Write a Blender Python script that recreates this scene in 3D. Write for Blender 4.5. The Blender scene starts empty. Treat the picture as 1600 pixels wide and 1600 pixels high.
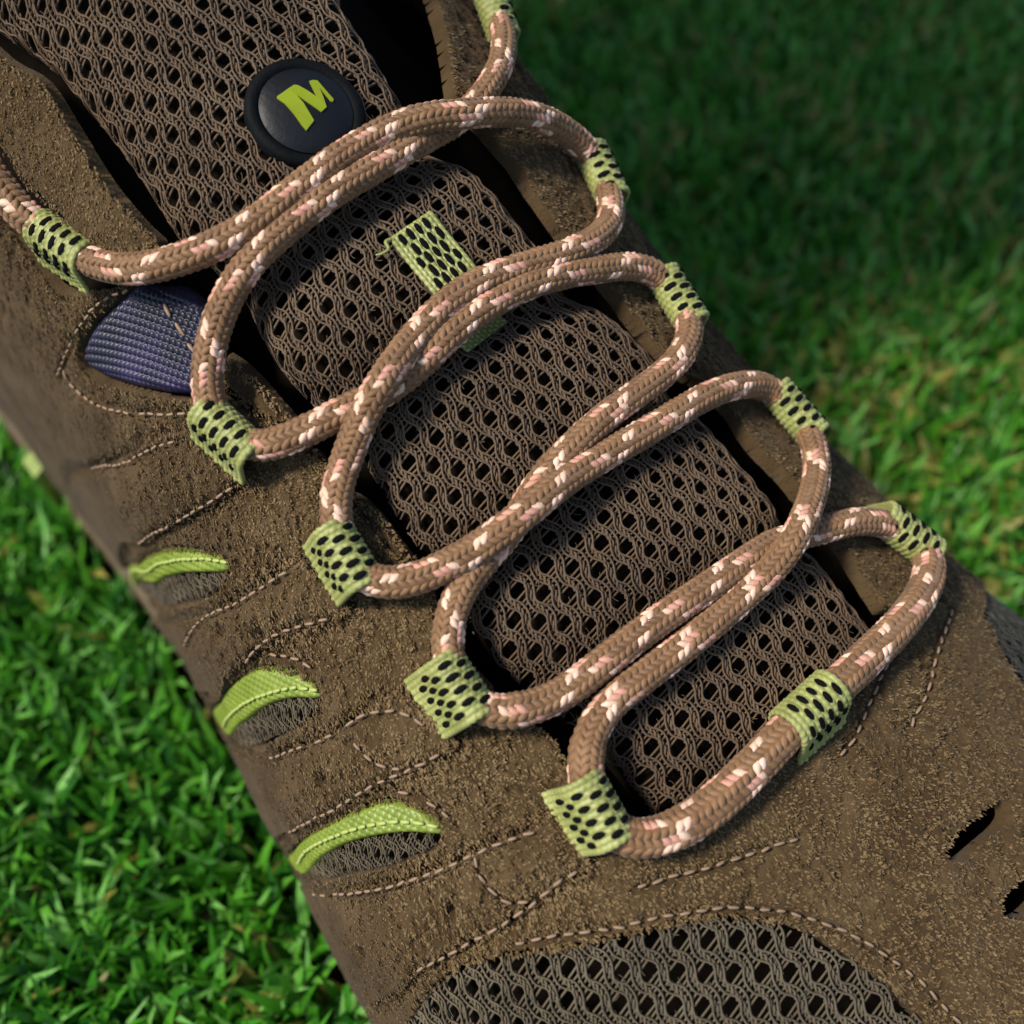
import bpy, math, random
import numpy as np
from mathutils import Matrix, Vector

# ------------------------------------------------------------------ units
# everything below is measured in "u" (about 0.9 mm); S turns it into metres
S = 0.0009
rng = np.random.default_rng(7)
random.seed(7)
scene = bpy.context.scene
col = scene.collection

# ------------------------------------------------------------------ camera, sky, sun, exposure
PITCH = math.radians(55.62)
FPX = 1715.0
FW = np.array([0, math.cos(PITCH), -math.sin(PITCH)])
UP = np.array([0, math.sin(PITCH), math.cos(PITCH)])
RT = np.array([1.0, 0, 0])
O2 = np.array([1.51, 8.93])
CAM = np.array([0, 0, 80.0]) - 165 * FW - np.array([O2[0], O2[1], 0])   # world origin = under the instep
cd = bpy.data.cameras.new('camera')
cam = bpy.data.objects.new('camera', cd)
col.objects.link(cam)
scene.camera = cam
cd.sensor_width = 36.0
cd.sensor_fit = 'HORIZONTAL'
cd.lens = 36.0 * FPX / 1600
cd.clip_start = 0.005
cd.clip_end = 500
cam.matrix_world = Matrix(((1, 0, 0, CAM[0] * S), (0, UP[1], -FW[1], CAM[1] * S), (0, UP[2], -FW[2], CAM[2] * S), (0, 0, 0, 1)))
cd.dof.use_dof = True
cd.dof.focus_distance = 150 * S
cd.dof.aperture_fstop = 14.0

SUN_TO = np.array([-0.565, -0.165, 0.808])        # towards the sun
sun_el = math.asin(SUN_TO[2])
w = bpy.data.worlds.new('World')
scene.world = w
w.use_nodes = True
nt = w.node_tree
sky = nt.nodes.new('ShaderNodeTexSky')
sky.sky_type = 'NISHITA'
sky.sun_disc = False
sky.sun_elevation = sun_el
sky.sun_rotation = math.atan2(SUN_TO[0], SUN_TO[1])
bg = nt.nodes['Background']
bg.inputs['Strength'].default_value = 0.05
nt.links.new(sky.outputs[0], bg.inputs['Color'])
sd = bpy.data.lights.new('sun', 'SUN')
sd.energy = 1.5
sd.angle = math.radians(11)
sd.color = (1.0, 0.93, 0.82)
so = bpy.data.objects.new('sun', sd)
col.objects.link(so)
so.rotation_euler = Vector(SUN_TO).to_track_quat('Z', 'Y').to_euler()
so.location = (-0.6, -0.2, 0.8)
scene.view_settings.view_transform = 'Standard'
scene.view_settings.look = 'None'
scene.view_settings.gamma = 1.0
scene.view_settings.exposure = 1.82

# ------------------------------------------------------------------ the shape of the shoe
YAW = math.radians(-48.02)
A2 = np.array([math.cos(YAW), math.sin(YAW)])     # towards the toe
B2 = np.array([-A2[1], A2[0]])                    # towards the far side
KU = np.array([-240, -190, -145, -100, -51, 0, 46, 80, 110, 140, 165, 180.])
KZ = np.array([196, 196, 185, 160.86, 132.5, 103.44, 80.66, 65.87, 54.5, 47.5, 38, 26.])
KW_ = np.array([-240, -190, -100, -51, 0, 46, 110, 140, 165, 180.])
KL = np.array([30, 44, 48.8, 50.15, 57.89, 65.5, 65.5, 58, 38, 8.])
KR = np.array([30, 44, 46.5, 57.0, 53.0, 59.03, 68.2, 58, 38, 8.])
NL, NR, ZS = 2.55, 2.45, 22.0
AR = 65.0                                          # s = AR * angle across the upper


def interp(u, K, V):
    m = np.gradient(V, K)
    u = np.clip(u, K[0], K[-1])
    i = np.clip(np.searchsorted(K, u) - 1, 0, len(K) - 2)
    h = K[i + 1] - K[i]
    t = (u - K[i]) / h
    return (2*t**3-3*t**2+1)*V[i] + (t**3-2*t**2+t)*h*m[i] + (-2*t**3+3*t**2)*V[i+1] + (t**3-t**2)*h*m[i+1]


def base(u, s):
    zc = interp(u, KU, KZ)
    a = np.clip(s / AR, -math.pi / 2, math.pi / 2)
    sn = np.sin(a)
    L = interp(u, KW_, KL)
    R = interp(u, KW_, KR)
    f = 1 / (1 + np.exp(-s / 6.0))
    W = L * (1 - f) + R * f
    n = NL * (1 - f) + NR * f
    z = ZS + (zc - ZS) * np.clip(1 - np.abs(sn) ** n, 0, 1) ** (1 / n)
    wv = W * sn
    extra = np.abs(s) - AR * math.pi / 2           # below the featherline the wall drops straight
    z = np.where(extra > 0, ZS - extra, z)
    return np.stack([A2[0]*u + B2[0]*wv, A2[1]*u + B2[1]*wv, z], -1)


def surf(u, s, h=0.0, with_n=False):
    u = np.asarray(u, float)
    s = np.asarray(s, float)
    e = 0.5
    sc = np.clip(s, -101.5, 101.5)
    du = base(u + e, sc) - base(u - e, sc)
    ds = base(u, np.minimum(sc + e, 102)) - base(u, np.maximum(sc - e, -102))
    n = np.cross(du, ds)
    n /= np.linalg.norm(n, axis=-1, keepdims=True) + 1e-12
    p = base(u, s) + n * np.asarray(h, float)[..., None]
    if with_n:
        return p, n, du / (np.linalg.norm(du, axis=-1, keepdims=True)+1e-12), ds / (np.linalg.norm(ds, axis=-1, keepdims=True)+1e-12)
    return p


def inv(xyz):
    """(u, s, signed height) of 3-D points over the upper"""
    u = xyz[..., 0]*A2[0] + xyz[..., 1]*A2[1]
    wv = xyz[..., 0]*B2[0] + xyz[..., 1]*B2[1]
    L = interp(u, KW_, KL)
    R = interp(u, KW_, KR)
    s = np.zeros_like(u)
    for _ in range(6):
        f = 1 / (1 + np.exp(-s / 6.0))
        W = L * (1 - f) + R * f
        s = AR * np.arcsin(np.clip(wv / W, -1, 1))
    return u, s, np.where(np.abs(wv) < W, xyz[..., 2] - base(u, s)[..., 2], xyz[..., 2] - ZS + (np.abs(wv) - W) * 3)


def hit(px, h=0.0):
    """places (u, s) on the upper whose points h above it are seen at these photograph pixels"""
    px = np.atleast_2d(np.asarray(px, float))
    h = np.broadcast_to(np.asarray(h, float), (len(px),))
    q = px.copy()
    for _ in range(4):
        us = hit0(q, h)
        p = surf(us[:, 0], us[:, 1], h)
        r = p - CAM
        d = r@FW
        e = px - np.stack([800 + r[:, 0]/d*FPX, 800 - (r@UP)/d*FPX], -1)
        q = q + np.clip(e, -40, 40)*.9
    return us


def hit0(px, h=0.0):
    """where sight lines through the photograph's pixels meet the surface h above the upper -> (u, s)"""
    px = np.atleast_2d(np.asarray(px, float))
    h = np.broadcast_to(np.asarray(h, float), (len(px),))
    d = FW + np.outer((px[:, 0]-800)/FPX, RT) + np.outer((800-px[:, 1])/FPX, UP)
    ts = np.arange(95, 330, 0.5)
    X = CAM + d[:, None, :] * ts[None, :, None]
    u, s, g = inv(X)
    du = 0.5
    sl = np.abs(base(u+du, s)[..., 2] - base(u-du, s)[..., 2])
    sc = np.clip(s, -95, 95)
    bs = base(u, sc+.5) - base(u, sc-.5)
    slw = bs[..., 2] / (np.hypot(bs[..., 0], bs[..., 1]) + 1e-9)
    g = g / np.sqrt(1 + sl**2 + slw**2) - h[:, None]
    neg = g < 0
    k = np.where(neg.any(1), neg.argmax(1), np.abs(g).argmin(1))
    k = np.clip(k, 1, len(ts)-1)
    i = np.arange(len(px))
    g0, g1 = g[i, k-1], g[i, k]
    f = np.where((g0 > 0) & (g1 < 0), g0/(g0-g1+1e-9), 0.5)
    t = ts[k-1] + f*0.5
    P = CAM + d * t[:, None]
    u, s, _ = inv(P)
    for _ in range(4):
        _, n, _, _ = surf(u, s, 0*u, True)
        u, s, _ = inv(P - n*h[:, None])
    return np.stack([u, s], -1)


# ------------------------------------------------------------------ helpers
def mk(name, V, F, mat, parent=None, loc=(0, 0, 0), kind=None, smooth=True, attr=None, mats=None, midx=None):
    """V in u (world), F int array (n,3|4) or list; one mesh object"""
    me = bpy.data.meshes.new(name)
    V = (np.asarray(V, float) - np.asarray(loc, float)) * S
    if isinstance(F, np.ndarray):
        F = F.astype(np.int32)
        n, k = F.shape
        me.vertices.add(len(V))
        me.vertices.foreach_set('co', V.astype(np.float32).ravel())
        me.loops.add(n*k)
        me.loops.foreach_set('vertex_index', F.ravel())
        me.polygons.add(n)
        me.polygons.foreach_set('loop_start', np.arange(0, n*k, k, dtype=np.int32))
        me.update(calc_edges=True)
    else:
        me.from_pydata([tuple(v) for v in V], [], F)
        me.update()
    if smooth:
        me.polygons.foreach_set('use_smooth', np.ones(len(me.polygons), bool))
    for m in (mats or [mat]):
        me.materials.append(m)
    if midx is not None:
        me.polygons.foreach_set('material_index', midx.astype(np.int32))
    if attr is not None:
        a = me.attributes.new('tint', 'FLOAT', 'POINT')
        a.data.foreach_set('value', np.asarray(attr, np.float32))
    o = bpy.data.objects.new(name, me)
    col.objects.link(o)
    if parent is not None:
        o.parent = parent
        pl = np.array(parent.get('_u', (0, 0, 0)), float)
        o.location = (np.asarray(loc, float) - pl) * S
    else:
        o.location = np.asarray(loc, float) * S
    if kind:
        o['kind'] = kind
    return o


def thing(name, label, cat, loc=(0, 0, 0)):
    o = bpy.data.objects.new(name, None)
    o.empty_display_size = 0.02
    col.objects.link(o)
    o.location = np.asarray(loc, float) * S
    o['label'] = label
    o['category'] = cat
    return o


_lat = rng.random((256, 256))


def vnoise(x, y):
    xi = np.floor(x).astype(int)
    yi = np.floor(y).astype(int)
    fx = x - xi
    fy = y - yi
    fx = fx*fx*(3-2*fx)
    fy = fy*fy*(3-2*fy)
    a = _lat[xi % 256, yi % 256]
    b = _lat[(xi+1) % 256, yi % 256]
    c = _lat[xi % 256, (yi+1) % 256]
    d = _lat[(xi+1) % 256, (yi+1) % 256]
    return (a*(1-fx)+b*fx)*(1-fy) + (c*(1-fx)+d*fx)*fy


def fbm(x, y, o=3):
    r = 0
    a = 0.5
    for i in range(o):
        r = r + a*vnoise(x*2**i + 17.3*i, y*2**i + 5.1*i)
        a *= .5
    return r


def inside(P, poly):
    x, y = P[:, 0], P[:, 1]
    r = np.zeros(len(P), bool)
    a = poly
    b = np.roll(poly, -1, 0)
    for (x0, y0), (x1, y1) in zip(a, b):
        if y0 == y1:
            continue
        c = ((y0 > y) != (y1 > y)) & (x < (x1-x0)*(y-y0)/(y1-y0)+x0)
        r ^= c
    return r


def pdist(P, line, closed=True):
    """distance to polyline and the nearest point"""
    best = np.full(len(P), 1e9)
    near = np.zeros_like(P)
    a = line if closed else line[:-1]
    b = np.roll(line, -1, 0) if closed else line[1:]
    for p, q in zip(a, b):
        d = q - p
        L = (d*d).sum()
        if L < 1e-9:
            continue
        t = np.clip(((P-p)@d)/L, 0, 1)
        n = p + t[:, None]*d
        r = np.hypot(*(P-n).T)
        m = r < best
        best[m] = r[m]
        near[m] = n[m]
    return best, near


def smooth_line(pts, n=6, closed=False):
    """Catmull-Rom through points of any dimension"""
    p = np.asarray(pts, float)
    if closed:
        q = np.vstack([p[-1:], p, p[:2]])
    else:
        q = np.vstack([2*p[0]-p[1], p, 2*p[-1]-p[-2]])
    out = []
    t = np.linspace(0, 1, n, endpoint=False)[:, None]
    for i in range(1, len(q)-2):
        a, b, c, d = q[i-1], q[i], q[i+1], q[i+2]
        out.append(.5*((2*b)+(-a+c)*t+(2*a-5*b+4*c-d)*t*t+(-a+3*b-3*c+d)*t**3))
    r = np.vstack(out)
    return r if closed else np.vstack([r, p[-1:]])


def pxline(pts, h=0.0, n=5):
    return smooth_line(hit(pts, h), n)


def pxpoly(pts, h=0.0, n=4):
    return smooth_line(hit(pts, h), n, closed=True)


def smoothstep(x):
    x = np.clip(x, 0, 1)
    return x*x*(3-2*x)


# ------------------------------------------------------------------ materials
def nodes(name):
    m = bpy.data.materials.new(name)
    m.use_nodes = True
    t = m.node_tree
    return m, t, t.nodes['Principled BSDF']


def ramp(t, stops):
    r = t.nodes.new('ShaderNodeValToRGB')
    e = r.color_ramp.elements
    while len(e) > 1:
        e.remove(e[-1])
    e[0].position = stops[0][0]
    e[0].color = (*stops[0][1], 1)
    for p, c in stops[1:]:
        x = e.new(p)
        x.color = (*c, 1)
    return r


def coords(t, scale=(1, 1, 1)):
    tc = t.nodes.new('ShaderNodeTexCoord')
    mp = t.nodes.new('ShaderNodeMapping')
    mp.inputs['Scale'].default_value = tuple(x / S for x in scale)
    t.links.new(tc.outputs['Object'], mp.inputs['Vector'])
    return mp.outputs[0]


def cloth(name, stops, rough=.9, nscale=.9, bump=.0, bscale=3.0, spec=.2, sheen=0.0, use_tint=False, detail=3):
    m, t, b = nodes(name)
    v = coords(t)
    n = t.nodes.new('ShaderNodeTexNoise')
    n.inputs['Scale'].default_value = nscale
    n.inputs['Detail'].default_value = detail
    t.links.new(v, n.inputs['Vector'])
    src = n.outputs['Fac']
    if use_tint:
        a = t.nodes.new('ShaderNodeAttribute')
        a.attribute_name = 'tint'
        mx = t.nodes.new('ShaderNodeMath')
        mx.operation = 'MULTIPLY_ADD'
        mx.inputs[1].default_value = .45
        t.links.new(n.outputs['Fac'], mx.inputs[0])
        m2 = t.nodes.new('ShaderNodeMath')
        m2.operation = 'MULTIPLY'
        m2.inputs[1].default_value = .55
        t.links.new(a.outputs['Fac'], m2.inputs[0])
        t.links.new(m2.outputs[0], mx.inputs[2])
        src = mx.outputs[0]
    r = ramp(t, stops)
    t.links.new(src, r.inputs[0])
    t.links.new(r.outputs[0], b.inputs['Base Color'])
    b.inputs['Roughness'].default_value = rough
    b.inputs['Specular IOR Level'].default_value = spec
    if sheen:
        b.inputs['Sheen Weight'].default_value = sheen
        b.inputs['Sheen Roughness'].default_value = .5
    if bump:
        n2 = t.nodes.new('ShaderNodeTexNoise')
        n2.inputs['Scale'].default_value = bscale
        n2.inputs['Detail'].default_value = 2
        t.links.new(v, n2.inputs['Vector'])
        bp = t.nodes.new('ShaderNodeBump')
        bp.inputs['Strength'].default_value = bump
        bp.inputs['Distance'].default_value = .3*S
        t.links.new(n2.outputs['Fac'], bp.inputs['Height'])
        t.links.new(bp.outputs[0], b.inputs['Normal'])
    return m


M = {}
M['suede'] = cloth('suede', [(.3, (.042, .026, .012)), (.5, (.062, .040, .019)), (.7, (.085, .056, .028))], 1.0, .11, .8, 2.6, .05, .05, detail=6)  # darker than the nap: shade between fibres painted into the base colour
M['nap'] = cloth('suede_nap', [(.2, (.05, .030, .012)), (.5, (.108, .071, .032)), (.8, (.20, .137, .068))], .95, .08, 0, 1, .08, .05, use_tint=True)
M['yarn'] = cloth('mesh_yarn', [(.2, (.06, .034, .016)), (.5, (.10, .06, .029)), (.8, (.145, .094, .049))], .7, .09, 0, 1, .35, .1)
M['yarn_grey'] = cloth('mesh_yarn_grey', [(.2, (.055, .04, .02)), (.5, (.085, .064, .034)), (.8, (.125, .098, .056))], .65, .12, 0, 1, .4, .1)
M['dark'] = cloth('dark_lining', [(.2, (.004, .003, .002)), (.8, (.009, .006, .004))], .95, .5, 0, 1, .05)
M['mid'] = cloth('under_mesh', [(.2, (.004, .003, .002)), (.8, (.01, .007, .004))], .95, .5, 0, 1, .05)
M['lace'] = cloth('lace_brown', [(.25, (.13, .062, .024)), (.5, (.185, .094, .038)), (.8, (.24, .13, .058))], .6, .35, .25, 5, .4, .1)
M['cream'] = cloth('lace_cream', [(.2, (.62, .37, .25)), (.8, (.80, .55, .41))], .6, .6, .25, 5, .4, .1)
M['pink'] = cloth('lace_pink', [(.2, (.42, .19, .125)), (.8, (.60, .31, .22))], .6, .6, .25, 5, .4, .1)
M['webbing'] = cloth('lime_webbing', [(.2, (.16, .175, .04)), (.5, (.25, .265, .072)), (.8, (.37, .385, .13))], .5, .25, .15, 5, .5, .1)
M['black'] = cloth('black_thread', [(.2, (.002, .002, .002)), (.8, (.005, .005, .005))], .85, 1, 0, 1, .08)
M['lime'] = cloth('lime_leather', [(.2, (.12, .17, .018)), (.5, (.17, .225, .03)), (.8, (.225, .28, .05))], .45, .25, .1, 3, .5)
M['limethread'] = cloth('lime_thread', [(.2, (.27, .34, .07)), (.8, (.38, .44, .13))], .5, 1, 0, 1, .5)
M['thread'] = cloth('tan_thread', [(.2, (.16, .10, .058)), (.8, (.32, .215, .145))], .6, .8, 0, 1, .4)
M['badge'] = cloth('black_gloss', [(.2, (.002, .0025, .004)), (.8, (.004, .005, .008))], .5, .3, .15, 1.5, .3)
M['rim'] = cloth('black_rubber', [(.2, (.002, .0025, .003)), (.8, (.005, .006, .007))], .7, .3, .3, 2, .08)
M['letter'] = cloth('lime_paint', [(.2, (.2, .255, .006)), (.8, (.235, .29, .01))], .4, .3, 0, 1, .4)
M['yarn_shaded'] = cloth('mesh_yarn_shaded', [(.2, (.02, .02, .018)), (.8, (.06, .06, .05))], .6, .2, 0, 1, .4)  # far side mesh: the shade there is painted into the yarn colour
M['sole'] = cloth('midsole', [(.2, (.13, .09, .055)), (.8, (.2, .145, .09))], .8, .12, .2, 2, .3)
M['shade_leg'] = cloth('shade_leg_cloth', [(.2, (.05, .04, .03)), (.8, (.09, .075, .06))], .9, .3, .3, 2, .1)


def patch_mat():
    m, t, b = nodes('purple_ripstop')
    v = coords(t)
    n = t.nodes.new('ShaderNodeTexNoise')
    n.inputs['Scale'].default_value = .09
    n.inputs['Detail'].default_value = 2
    t.links.new(v, n.inputs['Vector'])
    r = ramp(t, [(.35, (.008, .009, .02)), (.5, (.018, .015, .046)), (.65, (.034, .024, .078))])
    t.links.new(n.outputs['Fac'], r.inputs[0])
    t.links.new(r.outputs[0], b.inputs['Base Color'])
    b.inputs['Roughness'].default_value = .45
    return m


M['patch'] = patch_mat()


def grass_mat():
    m, t, b = nodes('grass_blades')
    a = t.nodes.new('ShaderNodeAttribute')
    a.attribute_name = 'tint'
    r = ramp(t, [(0, (.010, .075, .004)), (.3, (.034, .18, .009)), (.62, (.09, .31, .02)), (.84, (.19, .45, .10)), (.87, (.15, .17, .02)), (1, (.30, .27, .06))])
    t.links.new(a.outputs['Fac'], r.inputs[0])
    t.links.new(r.outputs[0], b.inputs['Base Color'])
    b.inputs['Roughness'].default_value = .45
    b.inputs['Specular IOR Level'].default_value = .35
    tr = t.nodes.new('ShaderNodeBsdfTranslucent')
    t.links.new(r.outputs[0], tr.inputs['Color'])
    mx = t.nodes.new('ShaderNodeMixShader')
    mx.inputs[0].default_value = .3
    t.links.new(b.outputs[0], mx.inputs[1])
    t.links.new(tr.outputs[0], mx.inputs[2])
    t.links.new(mx.outputs[0], t.nodes['Material Output'].inputs['Surface'])
    return m


M['grass'] = grass_mat()
M['soil'] = cloth('soil', [(.2, (.006, .006, .003)), (.5, (.012, .011, .006)), (.8, (.022, .02, .01))], .95, .03, .6, .3, .05, detail=8)

# ------------------------------------------------------------------ ground
me_r = 200000.0
gv = [(-me_r, -me_r, 0), (me_r, -me_r, 0), (me_r, me_r, 0), (-me_r, me_r, 0)]
g = mk('ground', gv, [(0, 1, 2, 3)], M['soil'], kind='structure', smooth=False)

# ------------------------------------------------------------------ the shoe
shoe = thing('hiking_shoe', 'brown suede hiking shoe with lime lace loops standing on the grass', 'shoe')

# --- traced outlines (photograph pixels -> places on the upper)
inner_left_px = [(335, 612), (400, 655), (450, 685), (500, 708), (515, 745), (545, 785), (600, 850), (640, 885), (672, 905),
                 (685, 960), (700, 1020), (745, 1052), (800, 1112), (860, 1150), (890, 1200), (940, 1240), (965, 1275)]
toe_open_px = [(965, 1275), (1010, 1285), (1080, 1258), (1150, 1205), (1210, 1150), (1290, 1075), (1340, 1030), (1395, 985), (1400, 958), (1375, 955)]
inner_right_px = [(1375, 955), (1340, 900), (1310, 850), (1275, 805), (1245, 775), (1225, 750), (1170, 690), (1140, 640), (1095, 600), (1040, 568), (985, 500),
                  (950, 450), (910, 410), (880, 370), (830, 300), (795, 250), (740, 190), (705, 160), (700, 130), (690, 60), (675, 0), (640, -90)]
tongue_px = [(-140, -20), (0, 72), (60, 112), (110, 165), (190, 265), (270, 385), (330, 440), (385, 510), (430, 590), (480, 645), (560, 720), (610, 800),
             (650, 860), (700, 920), (745, 1000), (800, 1060), (870, 1110), (930, 1165), (990, 1225), (1060, 1290),
             (1200, 1190), (1330, 1090), (1400, 1020), (1366, 965), (1300, 880), (1222, 778), (1110, 650), (1045, 565), (945, 465), (850, 375), (770, 275), (700, 215),
             (650, 165), (600, 85), (545, 0), (480, -90), (-100, -100)]
patch_px = [(205, 446), (165, 480), (135, 515), (125, 550), (140, 585), (180, 603), (240, 617), (298, 620), (322, 618), (334, 580), (334, 530), (318, 480), (285, 450), (240, 447)]
split_px = [(965, 1275), (920, 1350), (850, 1402), (760, 1460), (660, 1512), (590, 1565), (530, 1640)]

crescents = [
    [(208, 928), (203, 905), (215, 884), (235, 867), (258, 858), (290, 857), (330, 865), (357, 875), (358, 894), (325, 896), (290, 897), (262, 903), (240, 914), (222, 932)],
    [(345, 1130), (343, 1100), (360, 1072), (395, 1046), (425, 1042), (455, 1049), (485, 1062), (503, 1084), (497, 1093), (465, 1092), (435, 1097), (405, 1112), (382, 1130), (362, 1152)],
    [(457, 1348), (458, 1330), (472, 1312), (505, 1290), (548, 1270), (595, 1252), (620, 1252), (655, 1264), (685, 1284), (693, 1296), (686, 1305), (640, 1302), (590, 1307), (540, 1320), (505, 1340), (478, 1368)],
]
windows = [
    [(222, 930), (240, 912), (262, 901), (290, 895), (325, 894), (357, 892), (352, 908), (335, 926), (300, 940), (255, 946), (230, 942)],
    [(362, 1152), (382, 1128), (405, 1110), (435, 1095), (465, 1090), (500, 1090), (498, 1108), (470, 1135), (430, 1152), (390, 1166)],
    [(478, 1366), (505, 1338), (540, 1318), (590, 1305), (640, 1300), (690, 1301), (685, 1318), (650, 1338), (600, 1354), (540, 1366), (495, 1372)],
]
toe_mesh_px = [(600, 1650), (640, 1600), (660, 1565), (700, 1525), (760, 1494), (860, 1482), (1000, 1455), (1100, 1434), (1190, 1438), (1260, 1458), (1310, 1488),
               (1380, 1538), (1440, 1600), (1500, 1680), (1300, 1750), (900, 1750)]
slots = [[(1478, 1338), (1488, 1312), (1520, 1284), (1552, 1256), (1566, 1258), (1562, 1284), (1532, 1312), (1500, 1338)],
         [(1565, 1425), (1575, 1398), (1605, 1368), (1640, 1340), (1650, 1350), (1620, 1400), (1590, 1428)]]
bands_px = [
    [(296, 680), (268, 674), (228, 692), (182, 716), (140, 742), (112, 765), (140, 830), (168, 890), (192, 876), (215, 854), (245, 835), (300, 806), (345, 783), (378, 752), (378, 742)],
    [(487, 878), (462, 882), (435, 895), (400, 918), (360, 942), (310, 962), (262, 985), (240, 1000), (285, 1075), (318, 1122), (338, 1088), (360, 1058), (388, 1030), (412, 1013), (450, 998), (500, 980), (540, 960), (546, 945)],
    [(645, 1090), (618, 1090), (590, 1098), (555, 1122), (515, 1147), (465, 1170), (410, 1190), (360, 1215), (400, 1300), (432, 1345), (465, 1300), (520, 1270), (560, 1250), (590, 1232), (640, 1212), (690, 1190), (712, 1165), (712, 1150)],
    [(868, 1268), (838, 1290), (800, 1310), (760, 1328), (718, 1350), (660, 1376), (600, 1394), (540, 1402), (470, 1402), (510, 1500), (560, 1580), (610, 1560), (665, 1512), (720, 1482), (765, 1460), (815, 1422), (850, 1400), (890, 1376), (925, 1352)],
]
pits = hit([(360, 980), (520, 1206), (715, 1412), (586, 1476), (420, 985), (150, 555), (172, 805), (1350, 800), (1260, 805), (1455, 935), (1300, 930)])

# --- height of the padded tongue above the base surface
tongue_us = pxpoly(tongue_px)
creases = [pxline(p) for p in ([(300, 480), (420, 425), (560, 300), (690, 212), (760, 205)],
                               [(400, 620), (480, 630), (570, 610), (680, 540), (800, 475), (960, 440)],
                               [(620, 905), (740, 880), (840, 800), (950, 700), (1080, 600)],
                               [(770, 1090), (900, 1060), (1080, 930), (1240, 830)])]


def tongue_h(P):
    d, _ = pdist(P, tongue_us)
    Rr = 5.5
    dd = np.clip(d, 0, Rr)
    h = -Rr + np.sqrt(np.clip(Rr*Rr - (Rr-dd)**2, 0, None))
    h = h + .3
    for i, c in enumerate(creases):
        dc, _ = pdist(P, c, closed=False)
        h = h - (3.2 if i < 2 else 2.2) * np.exp(-(dc/3.2)**2)
    return h


def grid(poly, res):
    lo = poly.min(0) - res
    hi = poly.max(0) + res
    uu = np.arange(lo[0], hi[0] + res, res)
    ss = np.arange(lo[1], hi[1] + res, res)
    return uu, ss


def panel(name, poly, mat, h0=1.0, edge=1.1, res=.3, holes=(), fn=None, skirt=1.6, kind=None, hfun=None, parent=None):
    """a sheet with thickness cut to poly (u,s), its rim rolled down into the layer below"""
    uu, ss = grid(poly, res)
    U, T = np.meshgrid(uu, ss, indexing='ij')
    P = np.stack([U.ravel(), T.ravel()], -1)
    ins = inside(P, poly)
    for hpoly in holes:
        ins &= ~inside(P, hpoly)
    ins = ins.reshape(U.shape)
    cell = (ins[:-1, :-1].astype(int) + ins[1:, :-1] + ins[:-1, 1:] + ins[1:, 1:]) >= 2
    n1 = U.shape[1]
    ci, cj = np.where(cell)
    a = ci*n1 + cj
    F = np.stack([a, a+n1, a+n1+1, a+1], -1)
    used = np.unique(F)
    mp = np.full(P.shape[0], -1)
    mp[used] = np.arange(len(used))
    F = mp[F]
    P = P[used]
    insv = ins.ravel()[used]
    d = np.full(len(P), 1e9)
    near = np.zeros_like(P)
    for pl in (poly, *holes):
        # only measure near the rim
        dd, nn = pdist(P, pl)
        m = dd < d
        d[m] = dd[m]
        near[m] = nn[m]
    sn = (~insv) | (d < res*.45)
    P[sn] = near[sn]
    d[sn] = 0
    h = h0 - (h0 + skirt) * (1 - smoothstep(np.sqrt(np.clip(d/edge, 0, 1))))
    if hfun is not None:
        h = h + hfun(P)
    if fn is not None:
        h = h + fn(P) * np.clip(d/edge, .25, 1)
    V = surf(P[:, 0], P[:, 1], h)
    return mk(name, V, F, mat, parent or shoe, kind=kind)


groove_lines = []


def suede_fn(P, fine=True):
    x, y = P[:, 0], P[:, 1]
    wx = (fbm(x*.8, y*.8, 2)-.4)*1.8
    wy = (fbm(x*.8+40, y*.8+11, 2)-.4)*1.8
    a = fbm((x+wx)*.80, (y+wy)*1.25, 2)
    soft = smoothstep((fbm(x*.05+3, y*.05+8, 2)-.2)/.3)*.5+.5
    worn = .3 + .7*smoothstep((y+92)/38)     # the side wall is rubbed smoother
    r = .36*np.tanh((a-.36)/.09)*soft*worn
    b = fbm(x*.42+9, y*.5+3, 2)
    r = r - np.clip(.25-b, 0, 1)*3.2*worn
    big = (fbm(x*.09, y*.09, 3)-.44)*1.7
    for p in pits:
        r = r - 3.0*np.exp(-((x-p[0])**2+(y-p[1])**2)/.7)
    r = r + big
    for ln, dep, wdt in groove_lines:
        d, _ = pdist(P, ln, closed=False)
        r = r - dep*np.exp(-(d/wdt)**2)
    return np.clip(r, -3.2, 1.2)


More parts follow.
